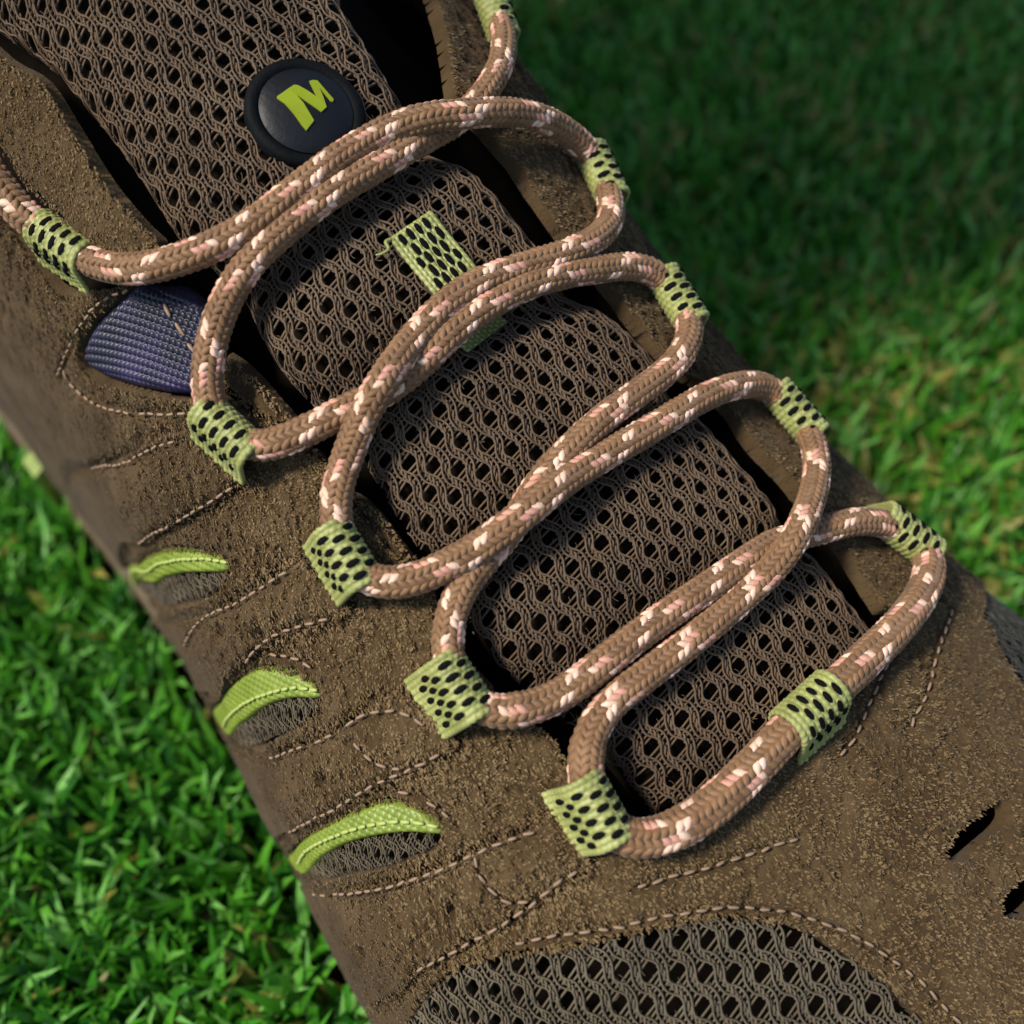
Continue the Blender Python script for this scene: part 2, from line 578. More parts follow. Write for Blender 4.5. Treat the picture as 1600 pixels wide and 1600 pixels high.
seams = [
    ([(98, 575), (112, 602), (150, 632), (200, 645), (260, 648), (308, 645)], .9),
    ([(90, 590), (105, 550), (128, 505), (160, 470), (200, 455)], .9),
    ([(366, 760), (330, 784), (290, 807), (255, 827), (215, 852)], 2.1),
    ([(275, 690), (232, 704), (190, 725), (150, 750)], 2.1),
    ([(450, 892), (405, 920), (365, 945), (320, 965), (275, 988)], 2.1),
    ([(515, 966), (465, 980), (430, 992), (400, 1013), (385, 1035)], 2.1),
    ([(418, 1022), (440, 1025), (468, 1032), (490, 1046)], .9),
    ([(420, 1186), (470, 1168), (505, 1155), (535, 1138), (560, 1122), (585, 1112), (615, 1112), (645, 1122), (672, 1145)], 2.1),
    ([(690, 1178), (640, 1203), (590, 1224), (530, 1260), (490, 1280), (450, 1302)], 2.1),
    ([(548, 1158), (575, 1185), (605, 1200), (640, 1203)], 2.1),
    ([(618, 1236), (652, 1246), (690, 1268), (712, 1292)], .9),
    ([(838, 1298), (800, 1312), (740, 1335), (690, 1358), (630, 1380), (590, 1390), (540, 1397), (490, 1398)], 2.1),
    ([(905, 1358), (870, 1382), (840, 1406), (790, 1442), (740, 1470), (695, 1495), (650, 1518)], 2.1),
    ([(740, 1335), (752, 1372), (775, 1398), (800, 1412), (835, 1408)], 2.1),
    ([(800, 1476), (870, 1462), (960, 1450), (1035, 1433), (1120, 1420), (1190, 1420), (1250, 1431), (1320, 1456), (1380, 1490), (1440, 1536), (1500, 1600)], 1.1),
    ([(990, 1388), (1050, 1370), (1110, 1355), (1180, 1332), (1250, 1308)], 1.1),
    ([(1398, 1015), (1378, 1055), (1358, 1100), (1338, 1150), (1310, 1185)], 1.1),
    ([(1488, 950), (1465, 1020), (1450, 1080), (1420, 1140)], 1.1),
]
seam_us = [(pxline(p, h, 3), h) for p, h in seams]
groove_lines = [(q, 1.0, .6) for q, h in seam_us]
for b_ in bands_px:
    groove_lines.append((smooth_line(hit(b_, 1.0), 3), 1.3, .9))

# --- suede
il = pxline(inner_left_px)
to = pxline(toe_open_px)
ir = pxline(inner_right_px)
sp = pxline(split_px)
top_left = pxline([(-140, 180), (-60, 235), (10, 345), (70, 430), (112, 457), (160, 452), (205, 446)])
patch_left = pxline([(205, 446), (165, 480), (135, 515), (125, 550), (140, 585), (180, 603), (240, 617), (300, 622), (335, 612)])
left_poly = np.vstack([top_left, patch_left[1:], il[1:], sp[1:], [[sp[-1][0] + 5, -103]], [[-170, -103]], [[-170, top_left[0][1]]]])
cres_us = [pxpoly(c) for c in crescents]
win_us = [pxpoly(c) for c in windows]
openings = []
for c, wpx in zip(crescents, windows):
    i_out = c[:9]
    # outer rim of crescent then lower rim of the window
    rim_out = {0: c[0:9], }[0]
    lower = wpx[5:] if len(wpx) == 11 and c is crescents[0] else wpx[5:]
    openings.append(smooth_line(hit(list(rim_out) + list(lower)), 4, closed=True))
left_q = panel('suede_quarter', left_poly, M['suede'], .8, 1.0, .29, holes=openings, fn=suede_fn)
left_q['label'] = 'left suede side panel with three window openings'

toe_us = pxpoly(toe_mesh_px)
side_mesh_px = [(1512, 896), (1530, 940), (1550, 1000), (1580, 1060), (1630, 1120), (1700, 1170)]
sm = pxline(side_mesh_px)
side_poly = np.vstack([[[sm[0][0]-6, 80]], [[sm[0][0]-3, sm[0][1]+6]], sm, [[112, sm[-1][1]]], [[112, 80]]])
right_poly = np.vstack([sp[::-1], to[1:], ir[1:], [[-130, ir[-1][1]]], [[-130, 102.5]], [[168, 102.5]], [[168, -102.5]], [[sp[-1][0]+5.3, -102.5]]])
slot_us = [pxpoly(c) for c in slots]
slot_big = [q.mean(0) + (q-q.mean(0))*np.array([1.25, 1.12]) for q in slot_us]
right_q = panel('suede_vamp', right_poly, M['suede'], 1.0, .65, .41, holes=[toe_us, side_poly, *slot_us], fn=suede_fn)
right_q['label'] = 'suede toe and far side panel round the tongue opening'

bands_us = [pxpoly(b, 1.0) for b in bands_px]
def band_fn(P):
    global groove_lines
    g_ = groove_lines
    groove_lines = g_[:len(seam_us)]
    r = suede_fn(P)
    groove_lines = g_
    return r


def bulge(b):
    return lambda P: band_fn(P) - .9*smoothstep((-68-P[:, 1])/22) + 1.1*smoothstep(pdist(P, b)[0]/6.0)*smoothstep((P[:, 1]+96)/28)


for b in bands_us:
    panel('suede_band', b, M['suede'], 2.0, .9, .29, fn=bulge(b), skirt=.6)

flap_px = [(-90, 20), (0, 90), (60, 124), (110, 200), (160, 280), (215, 345), (246, 374), (238, 396), (190, 402), (135, 392), (85, 335), (40, 290), (0, 235), (-90, 140)]
flap_us = pxpoly(flap_px, 4.5)
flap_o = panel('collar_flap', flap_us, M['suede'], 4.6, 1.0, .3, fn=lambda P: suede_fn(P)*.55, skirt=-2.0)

gus = []
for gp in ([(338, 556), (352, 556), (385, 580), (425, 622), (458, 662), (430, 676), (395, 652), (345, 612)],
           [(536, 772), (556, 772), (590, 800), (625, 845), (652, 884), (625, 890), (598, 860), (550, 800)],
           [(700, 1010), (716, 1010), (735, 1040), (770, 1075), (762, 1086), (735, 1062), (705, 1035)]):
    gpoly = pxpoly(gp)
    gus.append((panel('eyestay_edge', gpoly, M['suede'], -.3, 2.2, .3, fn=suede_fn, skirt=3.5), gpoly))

# --- dark lining below everything
def lining(name, u0, u1, s0, s1, hf, mat, res=2.0):
    uu = np.arange(u0, u1+res, res)
    ss = np.arange(s0, s1+res, res)
    U, T = np.meshgrid(uu, ss, indexing='ij')
    P = np.stack([U.ravel(), T.ravel()], -1)
    V = surf(P[:, 0], P[:, 1], hf(P))
    n1 = len(ss)
    i, j = np.meshgrid(np.arange(len(uu)-1), np.arange(n1-1), indexing='ij')
    a = (i*n1+j).ravel()
    return mk(name, V, np.stack([a, a+n1, a+n1+1, a+1], -1), mat, shoe)


def lin_h(P):
    u, s = P[:, 0], P[:, 1]
    deep = smoothstep((62-np.abs(s-2))/14) * smoothstep((88-u)/12)
    return -2.2 - 6*smoothstep((u-62)/12)*smoothstep((95-np.abs(s))/12)*(1-deep) - 9*deep


lining('lining', -130, 168, -102, 102, lin_h, M['dark'])

# --- open knit: twisted walls round staggered holes, short rungs between
def knit(name, poly, hfun, mat, P_=4.45, D_=2.82, rad=.225, label=None, rot=0.0, h_off=0.0, rung=True, amp=.13):
    c = poly.mean(0)
    cr, sr = math.cos(rot), math.sin(rot)

    def to_us(q):
        return np.stack([c[0] + q[:, 0]*cr - q[:, 1]*sr, c[1] + q[:, 0]*sr + q[:, 1]*cr], -1)
    R = np.hypot(*(poly-c).T).max()
    nj = int(R/D_)+1
    Vs, Fs, At = [], [], []
    nv = 0

    def add_tubes(Q, H, r, tint, sides=4):
        """Q (k,n,2) polylines in (u,s), H heights (k,n)"""
        nonlocal nv
        k, n, _ = Q.shape
        flat = to_us(Q.reshape(-1, 2))
        ok = inside(flat, poly).reshape(k, n)
        hh = hfun(flat) + H.ravel() + h_off
        p, nn, _, _ = surf(flat[:, 0], flat[:, 1], hh, True)
        p = p.reshape(k, n, 3)
        nn = nn.reshape(k, n, 3)
        tg = np.gradient(p, axis=1)
        tg /= np.linalg.norm(tg, axis=-1, keepdims=True)+1e-9
        bn = np.cross(nn, tg)
        bn /= np.linalg.norm(bn, axis=-1, keepdims=True)+1e-9
        ang = np.arange(sides)*2*math.pi/sides + .4
        ring = p[:, :, None, :] + r*(np.cos(ang)[None, None, :, None]*bn[:, :, None, :] + np.sin(ang)[None, None, :, None]*nn[:, :, None, :])
        good = ok[:, :-1] & ok[:, 1:]
        ki, ni = np.where(good)
        b0 = (ki*n+ni)*sides
        for a in range(sides):
            a2 = (a+1) % sides
            Fs.append(np.stack([b0+a, b0+a2, b0+sides+a2, b0+sides+a], -1) + nv)
        Vs.append(ring.reshape(-1, 3))
        nv += k*n*sides
    x = np.arange(-R-2, R+2, .36)
    for j in range(-nj, nj+1):
        sg = 1 if j % 2 else -1
        ph = 2*math.pi*x/P_
        yw = j*D_ + sg*amp*np.cos(ph) + 0.2*(vnoise(x*.35+j*7.7, x*0+j*1.3)-.5)*2
        tw = 2*math.pi*x/1.5 + j
        Q = []
        H = []
        for q in (0, math.pi):
            Q.append(np.stack([x, yw + .34*D_/3.15*np.cos(tw+q)], -1))
            H.append(.16*np.sin(tw+q) + .1*sg*np.cos(ph))
        add_tubes(np.array(Q), np.array(H), rad*.78, 0)
        # thin top yarns going round the holes of this column
        hc = 0 if sg < 0 else P_/2
        Q = []
        H = []
        for s_ in (-1, 1):
            w_ = np.cos(2*math.pi*(x-hc)/P_)
            Q.append(np.stack([x, (j+.5)*D_ + s_*D_*(.28 + .19*w_ + .03*np.cos(4*math.pi*(x-hc)/P_)) + .1*(vnoise(x*.8, 0*x+j*3.3+s_)-.5)], -1))
            H.append(.34 + .1*np.sin(x*2.3+j))
        add_tubes(np.array(Q), np.array(H), rad*.64, 0, 4)
    if rung:
        Q = []
        H = []
        for j in range(-nj, nj):
            # column j between wall j and j+1; hole where the walls spread
            sg = 1 if j % 2 else -1
            off = 0 if sg < 0 else P_/2
            # walls j (sg) and j+1 (-sg): spread where -sg*cos>0
            m = int(R/P_)+2
            for i in range(-m, m+1):
                # middle of the closed part
                xm = i*P_ + (P_/2 if sg < 0 else 0)
                for q in np.array((-1.62, -.97, -.32, .32, .97, 1.62))*P_/4.9:
                    xx = xm + q + random.uniform(-.1, .1)
                    y0 = j*D_ + sg*amp*math.cos(2*math.pi*xx/P_)
                    y1 = (j+1)*D_ - sg*amp*math.cos(2*math.pi*xx/P_)
                    t = np.linspace(0, 1, 4)
                    tilt = random.uniform(-.15, .15)
                    Q.append(np.stack([xx + (t-.5)*tilt + (t-.5)*-.3, y0+(y1-y0)*t], -1))
                    H.append(-.12 + .0*t - .2*np.abs(t-.5))
        add_tubes(np.array(Q), np.array(H), rad*.74, 0)
        # stray fibre ends
        k = len(Q)//3
        Q2 = []
        H2 = []
        for _ in range(k):
            b = Q[random.randrange(len(Q))][1]
            an = random.uniform(0, 6.28)
            L = random.uniform(.5, 1.3)
            t = np.linspace(0, 1, 4)
            Q2.append(b + np.stack([np.cos(an+.5*t)*L*t, np.sin(an+.5*t)*L*t], -1))
            H2.append(.1 + .35*t)
        add_tubes(np.array(Q2), np.array(H2), .05, 0, 3)
    V = np.vstack(Vs)
    F4 = [f for f in Fs]
    F = np.vstack(F4)
    used = np.unique(F)
    mp = np.full(len(V), -1)
    mp[used] = np.arange(len(used))
    o = mk(name, V[used], mp[F], mat, shoe, kind='stuff')
    if label:
        o['label'] = label
    return o


knit('tongue_mesh', tongue_us, tongue_h, M['yarn'], label='brown open knit mesh of the padded tongue')
tl = panel('tongue_pad', tongue_us, M['mid'], -2.4, 1.0, 1.1, hfun=tongue_h, skirt=3.0)
zero = lambda P: np.zeros(len(P))
knit('toe_mesh', toe_us, zero, M['yarn_grey'], P_=4.8, D_=3.0, rad=.24, label='grey brown open knit mesh over the toe', h_off=.3)
knit('side_mesh', side_poly, zero, M['yarn_shaded'], label='open knit mesh on the far side, its yarn painted darker for shade', h_off=0, rot=.35, P_=4.2, D_=2.4, rad=.18)
for wz in win_us:
    knit('window_mesh', wz, zero, M['yarn_grey'], P_=3.5, D_=2.3, rad=.15, h_off=-.2, amp=.1)
    panel('window_backing', wz, M['mid'], -1.4, .4, .8, skirt=1.6)


def pebble(P):
    x = (P[:, 0]*.8 + P[:, 1]*.6)/1.15
    y = (-P[:, 0]*.6 + P[:, 1]*.8)/.85
    k = np.floor(y)
    xx = x + .5*(k % 2) + .15*vnoise(x*1.3, y*1.3)
    return .34*(np.abs(np.sin(math.pi*xx))**.5 * np.abs(np.sin(math.pi*y))**.5) - .2


# --- stitches share one small mesh
def stitch_mesh():
    n, k = 6, 6
    V = []
    F = []
    prof = [(-.5, .35), (-.42, .8), (-.15, 1.0), (.15, 1.0), (.42, .8), (.5, .35)]
    for x, r in prof:
        for a in range(k):
            t = 2*math.pi*a/k
            V.append((x, .5*r*math.cos(t), .5*r*math.sin(t)+.12*math.cos(math.pi*x)))
    for i in range(n-1):
        for a in range(k):
            F.append((i*k+a, i*k+(a+1) % k, (i+1)*k+(a+1) % k, (i+1)*k+a))
    F.append(tuple(range(k))[::-1])
    F.append(tuple(range((n-1)*k, n*k)))
    return V, F


def stitch_proto(mat):
    V, F = stitch_mesh()
    me = bpy.data.meshes.new('stitch')
    me.from_pydata(V, [], F)
    me.materials.append(mat)
    me.polygons.foreach_set('use_smooth', np.ones(len(me.polygons), bool))
    me.update()
    return me


ST = stitch_proto(M['thread'])
STL = stitch_proto(M['limethread'])


def place(me, name, p, ax, nn, size, parent, kind=None):
    o = bpy.data.objects.new(name, me)
    col.objects.link(o)
    o.parent = parent
    x = ax/np.linalg.norm(ax)
    z = nn - x*(nn@x)
    z /= np.linalg.norm(z)
    y = np.cross(z, x)
    sx, sy, sz = size
    pl = np.array(parent.get('_u', (0, 0, 0)), float)
    p = p - pl
    o.matrix_local = Matrix(((x[0]*sx*S, y[0]*sy*S, z[0]*sz*S, p[0]*S), (x[1]*sx*S, y[1]*sy*S, z[1]*sz*S, p[1]*S), (x[2]*sx*S, y[2]*sy*S, z[2]*sz*S, p[2]*S), (0, 0, 0, 1)))
    return o


def seam(px, h, me, parent, pitch=2.1, length=1.35, thick=.55, jit=.12):
    q = pxline(px, h, 8)
    p, nn, _, _ = surf(q[:, 0], q[:, 1], np.full(len(q), h), True)
    L = np.r_[0, np.cumsum(np.linalg.norm(np.diff(p, axis=0), axis=1))]
    for d in np.arange(pitch*.5, L[-1], pitch):
        if rng.random() < .03 and me is ST:
            continue
        a = np.array([np.interp(d-length*.5, L, p[:, k]) for k in range(3)])
        b = np.array([np.interp(d+length*.5, L, p[:, k]) for k in range(3)])
        n = np.array([np.interp(d, L, nn[:, k]) for k in range(3)])
        c = (a+b)/2 + rng.normal(0, jit, 3)*.5
        ax = b-a + rng.normal(0, jit, 3)*1.2
        place(me, 'stitch', c, ax, n, (length*rng.uniform(.85, 1.15), thick, thick), parent)


lime_rows = [[(212, 912), (225, 893), (250, 880), (285, 874), (320, 873), (354, 878)], [(350, 1135), (365, 1112), (390, 1095), (430, 1080), (465, 1075), (498, 1080)],
             [(466, 1350), (478, 1330), (510, 1312), (555, 1295), (605, 1285), (640, 1284), (684, 1292)]]
for cu, cpx in zip(cres_us, crescents):
    t = panel('lime_trim', cu, M['lime'], .55, .7, .17, fn=pebble, skirt=.6)
    seam(lime_rows[len([o for o in shoe.children if o.name.startswith('lime_trim')])-1], .75, STL, t, 1.9, 1.5, .62, .05)


def weave(P):
    a = (P[:, 0]*.80 + P[:, 1]*.60)/1.15
    b = (-P[:, 0]*.60 + P[:, 1]*.80)/.88
    ib = np.floor(b)
    fa = (a + .5*(ib % 2)) % 1.0
    fb = b - ib
    return .55*(1-np.abs(2*fa-1)**4)*(1-np.abs(2*fb-1)**4) - .3


patch_us = pxpoly(patch_px)
panel('ripstop_patch', patch_us, M['patch'], -.1, 1.6, .15, fn=weave, skirt=2.0)
for px_ in ([(252, 470), (262, 488), (278, 512), (292, 535), (305, 552)],):
    seam(px_, .2, ST, shoe, 3.1, 1.9, .6)

for px_, h in seams:
    seam(px_, h-.1, ST, shoe, 2.15, 1.35, .46, .09)

# --- sole under the upper
def sole():
    uu = np.arange(-200, 181, 4.0)
    ring = [(0, -3), (3.0, -2.2), (7, -.6), (15, .8), (17, .2), (24, 1.0)]
    V = []
    L = interp(uu, KW_, KL)
    R = interp(uu, KW_, KR)
    path = [(u, -l, -1) for u, l in zip(uu, L)] + [(u, r, 1) for u, r in zip(uu[::-1], R[::-1])]
    path = np.array(path)
    for d, out in ring:
        wv = path[:, 1] + path[:, 2]*out
        z = 24.5 - d
        V.append(np.stack([A2[0]*path[:, 0]+B2[0]*wv, A2[1]*path[:, 0]+B2[1]*wv, np.full(len(wv), z)], -1))
    n = len(path)
    V = np.vstack(V)
    F = []
    for k in range(len(ring)-1):
        for i in range(n):
            F.append((k*n+i, (k+1)*n+i, (k+1)*n+(i+1) % n, k*n+(i+1) % n))
    F.append(tuple(range((len(ring)-1)*n, len(ring)*n)))
    return mk('sole', V, F, M['sole'], shoe)


sole_o = sole()
# lime lugs of the sole side
ug = np.arange(-170, -40, .5)
lw = -(interp(ug, KW_, KL) + 1.5)
lr = np.stack([A2[0]*ug+B2[0]*lw, A2[1]*ug+B2[1]*lw, 0*ug+21], -1) - CAM
lug_u = ug[np.argmin((800 + lr[:, 0]/(lr@FW)*FPX - 58)**2)]
for (pu, du) in ((lug_u, 3),):
    V = []
    for z in (23, 10):
        for dz in ((-du, .5), (du, .5), (du, 3.4), (-du, 3.4)):
            u_ = pu + dz[0]
            wv = -(interp(np.array([u_]), KW_, KL)[0] + dz[1] - (0 if z > 20 else .8))
            V.append((A2[0]*u_+B2[0]*wv, A2[1]*u_+B2[1]*wv, z + (0 if dz[1] < 2 else -1.5)))
    mk('sole_lug', V, [(0, 1, 2, 3), (4, 7, 6, 5), (0, 4, 5, 1), (1, 5, 6, 2), (2, 6, 7, 3), (3, 7, 4, 0)], M['lime'], shoe, smooth=False)


# --- back of the collar (mostly beyond the frame)
def collar():
    V = []
    F = []
    n = 48
    lv = [(26, 1.00, -172), (70, .98, -168), (115, .92, -160), (150, .88, -152), (172, .86, -150), (178, .82, -150), (172, .76, -150), (120, .74, -152)]
    for z, f, uc in lv:
        for i in range(n):
            t = 2*math.pi*i/n
            u = uc + 58*f*math.cos(t)
            wv = 47*f*math.sin(t)
            V.append((A2[0]*u+B2[0]*wv, A2[1]*u+B2[1]*wv, z))
    for k in range(len(lv)-1):
        for i in range(n):
            F.append((k*n+i, k*n+(i+1) % n, (k+1)*n+(i+1) % n, (k+1)*n+i))
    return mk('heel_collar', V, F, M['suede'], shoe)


collar()

# ------------------------------------------------------------------ the lace: path over the shoe
# (px, py, height over the upper, radius)
LP = [(-90, 170, 7, 2.4), (-40, 235, 6.5, 2.4), (0, 290, 6, 2.4), (32, 330, 5.5, 2.4), (66, 358, 4.6, 2.3), (100, 380, 4.2, 2.2), (148, 410, 4.4, 2.2), (200, 421, 4.8, 2.2), (262, 411, 4.8, 2.2),
      (330, 386, 4, 2.2), (400, 347, 3.2, 2.2), (470, 292, 3, 2.15), (530, 247, 3, 2.1), (600, 207, 3.2, 2.1), (660, 185, 4.5, 2.1), (725, 178, 5.6, 2.1), (785, 175, 5.5, 2.1),
      (840, 183, 5, 2.1), (888, 208, 4.4, 2.1), (925, 245, 4, 2.1), (944, 280, 3.8, 2.1), (954, 318, 4, 2.1), (952, 350, 4, 2.1), (930, 374, 3.8, 2.1), (890, 394, 3.4, 2.1),
      (840, 410, 3, 2.1), (790, 425, 2.8, 2.1), (735, 449, 3, 2.15), (690, 482, 3.0, 2.15), (648, 528, 3.0, 2.2), (612, 575, 4.8, 2.2), (584, 620, 5.4, 2.2), (560, 668, 4.2, 2.2),
      (540, 722, 3.4, 2.2), (526, 772, 3.8, 2.2), (526, 820, 4.2, 2.2), (541, 868, 4.2, 2.2), (566, 898, 4.4, 2.25), (600, 911, 4.4, 2.25), (645, 906, 4.2, 2.25), (695, 885, 3.8, 2.25),
      (748, 855, 4.0, 2.25), (800, 818, 5.2, 2.25), (845, 780, 5.0, 2.25), (895, 742, 3.6, 2.2), (945, 712, 3.0, 2.15), (1000, 680, 2.8, 2.15), (1055, 647, 2.8, 2.1), (1105, 618, 3.2, 2.1),
      (1155, 602, 3.8, 2.1), (1197, 604, 4, 2.1), (1230, 632, 4, 2.1), (1258, 664, 4, 2.1), (1274, 705, 4.2, 2.1), (1275, 750, 4.4, 2.1), (1262, 797, 5.4, 2.15), (1243, 838, 6, 2.15),
      (1220, 873, 5, 2.2), (1186, 909, 3.6, 2.2), (1150, 942, 3, 2.2), (1110, 976, 2.8, 2.2), (1058, 1018, 2.8, 2.25), (1008, 1056, 2.8, 2.25), (958, 1095, 3.2, 2.25), (926, 1140, 3.6, 2.3),
      (914, 1190, 4.2, 2.3), (922, 1240, 4.4, 2.35), (942, 1282, 4.4, 2.4), (978, 1308, 4.4, 2.45), (1026, 1308, 4.4, 2.5), (1078, 1285, 4.2, 2.55), (1128, 1247, 4.0, 2.6), (1178, 1198, 3.8, 2.6),
      (1225, 1148, 4, 2.55), (1268, 1106, 4.2, 2.5), (1312, 1068, 4.2, 2.5), (1350, 1032, 4.2, 2.5), (1398, 985, 4.4, 2.45), (1434, 940, 4.6, 2.4), (1452, 900, 4.6, 2.35), (1448, 866, 4.4, 2.3),
      (1418, 836, 4.2, 2.25), (1382, 818, 4.2, 2.2), (1338, 815, 4, 2.15), (1296, 825, 3.2, 2.1), (1255, 836, 2.2, 2.1), (1212, 848, 1.9, 2.1), (1170, 873, 2.2, 2.15), (1125, 905, 2.6, 2.2),
      (1075, 938, 2.8, 2.2), (1020, 976, 2.8, 2.2), (965, 1018, 2.8, 2.25), (912, 1060, 3.0, 2.25), (868, 1089, 3.4, 2.25), (826, 1106, 4, 2.3), (786, 1113, 4.4, 2.3), (750, 1104, 4.4, 2.25),
      (720, 1078, 4.2, 2.25), (704, 1040, 4.2, 2.2), (699, 995, 4, 2.2), (712, 940, 3.4, 2.2), (742, 892, 2.4, 2.2), (778, 850, 1.7, 2.2), (812, 806, 1.5, 2.15), (836, 765, 2.0, 2.15), (866, 728, 2.6, 2.15),
      (905, 688, 2.8, 2.15), (945, 652, 2.8, 2.15), (988, 620, 2.8, 2.1), (1032, 588, 3.2, 2.1), (1064, 556, 3.8, 2.1), (1078, 520, 4, 2.1), (1070, 486, 3.8, 2.1), (1048, 450, 3.8, 2.1),
      (1022, 426, 3.8, 2.1), (985, 416, 3.4, 2.1), (940, 420, 3, 2.1), (885, 428, 2.8, 2.1), (830, 443, 2.8, 2.1), (778, 468, 2.8, 2.1), (726, 502, 2.8, 2.15), (680, 545, 2.6, 2.15),
      (638, 585, 1.9, 2.15), (590, 617, 1.5, 2.2), (540, 642, 2.2, 2.2), (488, 668, 3.2, 2.2), (440, 690, 4, 2.2), (402, 697, 4.2, 2.2), (368, 686, 4.2, 2.2), (340, 655, 4.2, 2.2),
      (324, 612, 4.2, 2.2), (326, 560, 4, 2.2), (340, 502, 3.6, 2.2), (366, 445, 3.2, 2.2), (404, 395, 3, 2.15), (455, 350, 2.8, 2.15), (512, 306, 2.8, 2.1), (572, 270, 2.8, 2.1),
      (630, 236, 2.6, 2.1), (680, 208, 1.8, 2.05), (720, 185, 1.6, 2.0), (752, 152, 2.8, 2.0), (776, 115, 3.6, 2.0), (787, 78, 4, 2.0), (784, 45, 4, 2.0), (772, 15, 4, 2.0), (755, -15, 4, 2.0), (730, -55, 4, 2.0), (690, -110, 4, 2.0)]
LP = np.array(LP, float)
lus = hit(LP[:, :2], LP[:, 2])
lpos = surf(lus[:, 0], lus[:, 1], LP[:, 2])
raw = smooth_line(np.hstack([lpos, LP[:, 3:]]), 16)
# even spacing
L = np.r_[0, np.cumsum(np.linalg.norm(np.diff(raw[:, :3], axis=0), axis=1))]
LT = L[-1]
NS = int(LT/.34)
sl = np.linspace(0, LT, NS)
path = np.stack([np.interp(sl, L, raw[:, k]) for k in range(4)], -1)
for _ in range(30):
    path[1:-1] = .5*path[1:-1] + .25*(path[:-2]+path[2:])
tan = np.gradient(path[:, :3], axis=0)
tan /= np.linalg.norm(tan, axis=1)[:, None]
# rotation-minimising frame
path[:, 3] *= np.where(path[:, 3] > 2.3, 1.0, .95)
nrm = np.zeros_like(tan)
v = np.cross(tan[0], [0, 0, 1.0])
v /= np.linalg.norm(v)
nrm[0] = v
for i in range(1, NS):
    v = nrm[i-1] - tan[i]*(nrm[i-1]@tan[i])
    nrm[i] = v/np.linalg.norm(v)
bin_ = np.cross(tan, nrm)

lace_c = lpos.mean(0)
lace = thing('shoelace', 'brown braided shoelace flecked with pink and cream zigzagging through the lime loops', 'shoelace', lace_c)
lace['_u'] = [float(x) for x in lace_c]
PITCHL, NC = 12.8, 12


def strand(i, sgn, mat, label=None):
    extra = .25*np.sin(sl/37.0 + 1.7)*2
    th = sgn*2*math.pi*sl/PITCHL + 2*math.pi*i/NC + .0
    gph = NC*th/(2*math.pi)
    wob = .1*(vnoise(sl*.6+i*9.1, sl*0+(5 if sgn > 0 else 60)+i)-.5)
    rad = path[:, 3] - .32 + sgn*.16*np.cos(math.pi*(gph-.5)) + wob
    ths = th + extra
    er = np.cos(ths)[:, None]*nrm + np.sin(ths)[:, None]*bin_
    c = path[:, :3] + er*rad[:, None]
    tg = np.gradient(c, axis=0)
    tg /= np.linalg.norm(tg, axis=1)[:, None]
    b = np.cross(er, tg)
    b /= np.linalg.norm(b, axis=1)[:, None]
    k = 5
    ang = np.arange(k)*2*math.pi/k + math.pi/2
    wd = .54*path[:, 3]/2.15
    ring = c[:, None, :] + (np.cos(ang)[None, :, None]*wd[:, None, None])*b[:, None, :] + .28*np.sin(ang)[None, :, None]*er[:, None, :]
    n = len(c)
    a0 = np.arange(n-1)*k
    F = np.vstack([np.stack([a0+a, a0+(a+1) % k, a0+k+(a+1) % k, a0+k+a], -1) for a in range(k)])
    o = mk('strand', ring.reshape(-1, 3), F, mat, lace, loc=lace_c)
    if label:
        o['label'] = label


for i in range(NC):
    for sgn in (1, -1):
        if i == 0:
            strand(i, sgn, M['cream'], 'cream tracer strand')
        elif i == 1:
            strand(i, sgn, M['pink'] if sgn > 0 else M['cream'], 'pink tracer strand' if sgn > 0 else 'cream tracer strand')
        elif i == 2 and sgn > 0:
            strand(i, sgn, M['pink'], 'pink tracer strand')
        else:
            strand(i, sgn, M['lace'])
# dark core so that nothing shines through between the strands
k = 8
ang = np.arange(k)*2*math.pi/k
core_i = np.arange(0, NS, 3)
ring = path[core_i, None, :3] + (path[core_i, 3]-.62)[:, None, None]*(np.cos(ang)[None, :, None]*nrm[core_i, None, :] + np.sin(ang)[None, :, None]*bin_[core_i, None, :])
a0 = np.arange(len(core_i)-1)*k
mk('core', ring.reshape(-1, 3), np.vstack([np.stack([a0+a, a0+(a+1) % k, a0+k+(a+1) % k, a0+k+a], -1) for a in range(k)]), M['dark'], lace, loc=lace_c)


# ------------------------------------------------------------------ webbing loops
def bead_mesh():
    V = [(0, 0, .5)]
    k = 8
    for r, z in ((.32, .4), (.5, .12), (.42, -.15)):
        for a in range(k):
            V.append((r*math.cos(2*math.pi*a/k), r*math.sin(2*math.pi*a/k), z))
    F = [(0, 1+a, 1+(a+1) % k) for a in range(k)]
    for j in range(2):
        for a in range(k):
            F.append((1+j*k+a, 1+(j+1)*k+a, 1+(j+1)*k+(a+1) % k, 1+j*k+(a+1) % k))
    me = bpy.data.meshes.new('black_stitch')
    me.from_pydata(V, [], F)
    me.materials.append(M['black'])
    me.polygons.foreach_set('use_smooth', np.ones(len(me.polygons), bool))
    me.update()
    return me


BEAD = bead_mesh()


